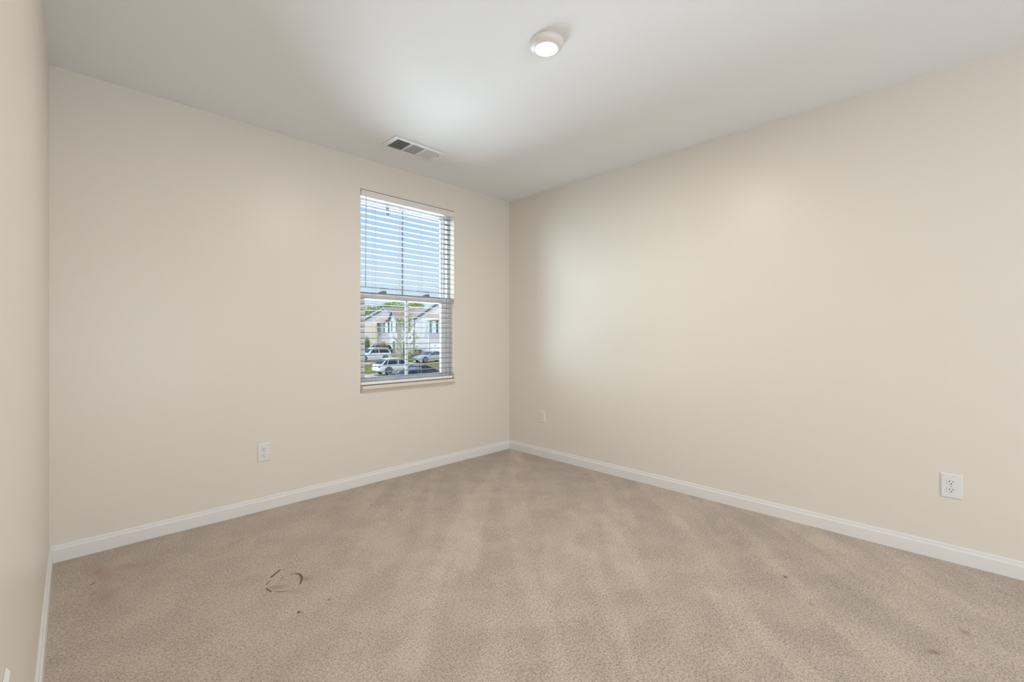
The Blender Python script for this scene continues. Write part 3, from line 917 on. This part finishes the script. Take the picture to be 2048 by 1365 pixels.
# left-hand house
h = empty('town_house', (HX, 67, -1.95))
tag(h, 'town house with peach and lilac siding and a low gable, farthest left', 'house', HG)
gable(h, 62.75, 5.08, 64.2, 5.75, 72.0, 3.9, -2.1, M['siding_lilac'], depth=5, over=0.12)
hwin(h, 63.2, 64.2, 1.75, 3.35, 0.36)
hwin(h, 66.6, 67.6, 1.75, 3.35, 0.36)
bm = BM(); prism(bm, [(HX - 0.9, 3.42), (HX - 0.9, 3.56), (HX, 4.25), (HX, 4.1)], 'y', 62.7, 66.0); link('porch_roof', bm, M['shingle'], h)
bm = BM(); box(bm, HX - 0.94, HX - 0.88, 62.65, 66.1, 3.36, 3.56); link('gutter', bm, M['house_trim'], h)
bm = BM(); box(bm, HX - 0.5, HX + 0.01, 66.0, 73.5, -2.1, 3.45); link('side_bay', bm, M['siding_peach'], h)
bm = BM(); box(bm, HX - 0.06, HX + 0.02, 65.85, 66.0, -2.0, 3.4); link('corner_board', bm, M['house_trim'], h)
roof_slope(h, 63.5, 80, HX + 3.0, 4.3, HX + 7, 6.4)
fix(h)

# ---- bins by the houses
for k, (y, lab) in enumerate(((54.0, 'dark wheeled bin against the white house, left of the pair'), (53.25, 'dark wheeled bin against the white house, right of the pair'))):
    b = empty('wheelie_bin', (HX - 0.55, y, gz(HX - 0.55, y)))
    tag(b, lab, 'bin', 'wheeled bins by the house')
    bm = BM(); prism(bm, [(-0.24, 0.06), (0.24, 0.06), (0.30, 1.0), (-0.30, 1.0)], 'y', -0.28, 0.28); link('bin_body', bm, M['bin'], b, bevel=0.02)
    bm = BM(); box(bm, -0.34, 0.33, -0.31, 0.31, 1.0, 1.08); link('lid', bm, M['bin'], b, bevel=0.03)
    for s in (-1, 1):
        bm = BM(); lathe(bm, [(0, -0.03), (0.11, -0.03), (0.11, 0.03), (0, 0.03)], 14, axis='y'); w_ = link('wheel', bm, M['tyre'], b); w_.location = (0.26, s * 0.26, 0.11)

# ---- plants
def leaves(bm, centre, rad, n, size, rng, shell=0.55, mi=0):
    c = Vector(centre)
    for _ in range(n):
        d = Vector((rng.gauss(0, 1), rng.gauss(0, 1), rng.gauss(0, 1))).normalized()
        q = shell + (1 - shell) * rng.random()
        p = c + Vector((d.x * rad[0], d.y * rad[1], d.z * rad[2])) * q
        nrm = (d + Vector((rng.uniform(-1, 1), rng.uniform(-1, 1), rng.uniform(-.3, 1)))).normalized()
        u = nrm.orthogonal().normalized()
        u = (Matrix.Rotation(rng.uniform(0, 6.28), 3, nrm) @ u)
        v = nrm.cross(u)
        s = size * rng.uniform(0.6, 1.3)
        vs = [bm.verts.new(p + u * a * s + v * b * s) for a, b in ((-1, 0), (-0.2, 0.5), (1, 0), (-0.2, -0.5))]
        f = bm.faces.new(vs); f.material_index = mi
def tree(name, label, loc, height, crown_r, leafm, seed, n=1400, leaf=0.22, trunk_r=0.16, cat='tree', group=None):
    rng = random.Random(seed)
    o = empty(name, loc)
    tag(o, label, cat, group)
    bm = BM()
    tube(bm, [(0, 0, -0.3), (0.05, 0, height * 0.35), (0.0, 0.06, height * 0.75)], [trunk_r, trunk_r * 0.8, trunk_r * 0.3], 8)
    for k in range(6):
        a = k * 1.05 + rng.random()
        z = height * rng.uniform(0.3, 0.55)
        e = (math.cos(a) * crown_r * 0.7, math.sin(a) * crown_r * 0.7, z + height * 0.25)
        tube(bm, [(0.03, 0.02, z), (e[0] * 0.5, e[1] * 0.5, z + height * 0.15), e], [trunk_r * 0.45, trunk_r * 0.3, trunk_r * 0.1], 5)
    link('trunk', bm, M['bark'], o)
    bm = BM()
    for k in range(9):
        a = rng.uniform(0, 6.28); rr = crown_r * rng.uniform(0.1, 0.6)
        c = (math.cos(a) * rr, math.sin(a) * rr, height * rng.uniform(0.5, 0.88))
        q = crown_r * rng.uniform(0.4, 0.62)
        leaves(bm, c, (q, q, q * 0.8), n // 9, leaf, rng)
    link('crown', bm, leafm, o)
    return o
TG = 'trees behind the town houses'
for lab, loc, hh, cr, lm, sd in (
        ('bright green tree rising behind the middle house roof, left of the window bar', (50, 84.0, -1.6), 11.6, 4.2, 'leaf_bright', 1),
        ('bright green tree above the roof just right of the window bar', (46, 75.0, -1.6), 10.2, 2.8, 'leaf_bright', 2),
        ('green tree at the right end of the tree line above the roofs', (60, 79.5, -1.6), 11.2, 2.6, 'leaf_green', 3),
        ('dark green tree behind the left house beside the steep gable', (51, 93.0, -1.6), 11.0, 4.0, 'leaf_green', 4),
        ('olive tree behind the ridge of the left house', (54, 102.5, -1.6), 11.2, 4.6, 'leaf_olive', 5),
        ('green tree at the far left of the tree line', (54, 113, -1.6), 11.0, 4.4, 'leaf_green', 6)):
    tree('tree', lab, loc, hh, cr, M[lm], sd, 4200, 0.20, group=TG)
# slim young street tree in front, sparse new leaves
rng = random.Random(21)
o = empty('young_tree', (14.6, 25.8, -3.0))
tag(o, 'slim young street tree with sparse yellow-green leaves, close to the window', 'tree')
bm = BM()
tube(bm, [(0, 0, -0.1), (0.02, 0.03, 1.6), (-0.03, 0.02, 3.4), (0.02, 0, 4.8), (0.05, 0.02, 6.0)], [0.055, 0.048, 0.036, 0.022, 0.008], 8)
tips = []
for k in range(26):
    z = 2.0 + 3.5 * k / 25 + rng.uniform(-.1, .1)
    a = k * 2.4 + rng.uniform(-.3, .3)
    ln = (1.10 - 0.16 * (z - 2.0)) * rng.uniform(0.75, 1.1)
    p1 = Vector((math.cos(a) * ln * 0.5, math.sin(a) * ln * 0.5, z + ln * 0.40))
    p2 = Vector((math.cos(a) * ln, math.sin(a) * ln, z + ln * 0.9))
    tube(bm, [(0, 0.01, z), p1, p2], [0.014, 0.009, 0.004], 5)
    tips += [(p1, 0.16), ((p1 + p2) / 2, 0.2), (p2, 0.17)]
link('trunk', bm, M['bark'], o)
bm = BM()
for p, r_ in tips:
    leaves(bm, p, (r_ * 1.2, r_ * 1.2, r_ * 1.3), 26, 0.048, rng, shell=0.1)
link('crown', bm, M['leaf_spring'], o)
# shrubs
def shrub(name, label, loc, r_, h_, m, seed, n=700, leaf=0.10, group=None, spray=None):
    rng = random.Random(seed)
    o = empty(name, loc)
    tag(o, label, 'shrub', group)
    bm = BM()
    for k in range(7):
        a = rng.uniform(0, 6.28)
        tube(bm, [(0, 0, -0.05), (math.cos(a) * r_ * 0.3, math.sin(a) * r_ * 0.3, h_ * 0.45), (math.cos(a) * r_ * 0.6, math.sin(a) * r_ * 0.6, h_ * 0.8)], [0.03, 0.02, 0.008], 5)
    link('stem', bm, M['bark'], o)
    bm = BM()
    if spray:
        for k in range(n):
            a = rng.uniform(0, 6.28); t_ = rng.uniform(0.25, 1)
            b_ = Vector((math.cos(a) * 0.1, math.sin(a) * 0.1, 0.1))
            e = Vector((math.cos(a) * r_ * t_, math.sin(a) * r_ * t_, h_ * (1.15 - 0.45 * t_)))
            md_ = (b_ + e) / 2 + Vector((0, 0, h_ * 0.16))
            s = Vector((-math.sin(a), math.cos(a), 0)) * leaf
            v = [bm.verts.new(p) for p in (b_ - s, b_ + s, md_ + s * .8, md_ - s * .8)]
            e1 = bm.verts.new(e)
            bm.faces.new(v); bm.faces.new((v[3], v[2], e1))
    else:
        for k in range(5):
            a = rng.uniform(0, 6.28)
            leaves(bm, (math.cos(a) * r_ * 0.4, math.sin(a) * r_ * 0.4, h_ * rng.uniform(0.35, 0.65)), (r_ * 0.65, r_ * 0.65, h_ * 0.42), n // 5, leaf, rng, shell=0.3)
    link('foliage', bm, m, o)
    return o
SG = 'shrubs in front of the town houses'
def onground(x, y): return (x, y, gz(x, y))
shrub('ornamental_grass', 'tall tan ornamental grass beside the farthest white SUV', onground(28.6, 55.0), 1.0, 2.6, M['grass_tan'], 31, 260, 0.035, SG, spray=True)
shrub('spiky_shrub', 'spiky green palm-like plant at the left edge of the view', onground(26.4, 55.6), 0.9, 3.4, M['leaf_olive'], 32, 85, 0.04, SG, spray=True)
shrub('shrub', 'round green bush under the tan grass', onground(25.6, 54.0), 1.2, 1.6, M['leaf_green'], 33, 800, 0.12, SG)
shrub('shrub', 'olive bush in front of the bins by the white house', onground(31.6, 51.2), 0.8, 0.9, M['leaf_olive'], 34, 600, 0.11, SG)
shrub('shrub', 'green bush left of the silver sedan by the house wall', onground(31.6, 53.4), 0.8, 0.8, M['leaf_green'], 35, 600, 0.11, SG)
shrub('shrub', 'small yellow-green bush on the lawn behind the white hatchback', onground(27.6, 46.0), 0.6, 0.6, M['leaf_bright'], 36, 400, 0.09, SG)
# tufts on the lawn beside the cars
rng = random.Random(5)
bm = BM()
for k in range(5200):
    x, y = rng.uniform(18.6, 33), rng.uniform(33.3, 52)
    if any((x - a) ** 2 + (y - b) ** 2 < 1.0 for a, b in ((31.6, 51.2), (25.6, 54.0), (31.6, 53.4), (27.6, 46.0))) or (21.6 < x < 27 and 50 < y): continue
    if any(a < x < b and c < y < d for a, b, c, d, _ in PATCHES): continue
    z = gz(x, y); a = rng.uniform(0, 6.28); hh = rng.uniform(0.08, 0.22); s = 0.05
    v = [bm.verts.new(p) for p in ((x - math.cos(a) * s, y - math.sin(a) * s, z), (x + math.cos(a) * s, y + math.sin(a) * s, z), (x + rng.uniform(-.06, .06), y + rng.uniform(-.06, .06), z + hh))]
    bm.faces.new(v)
lt = link('lawn_grass', bm, M['lawn_blade'])
tag(lt, 'rough green grass growing on the lawns between the driveways', 'grass', kind='stuff')
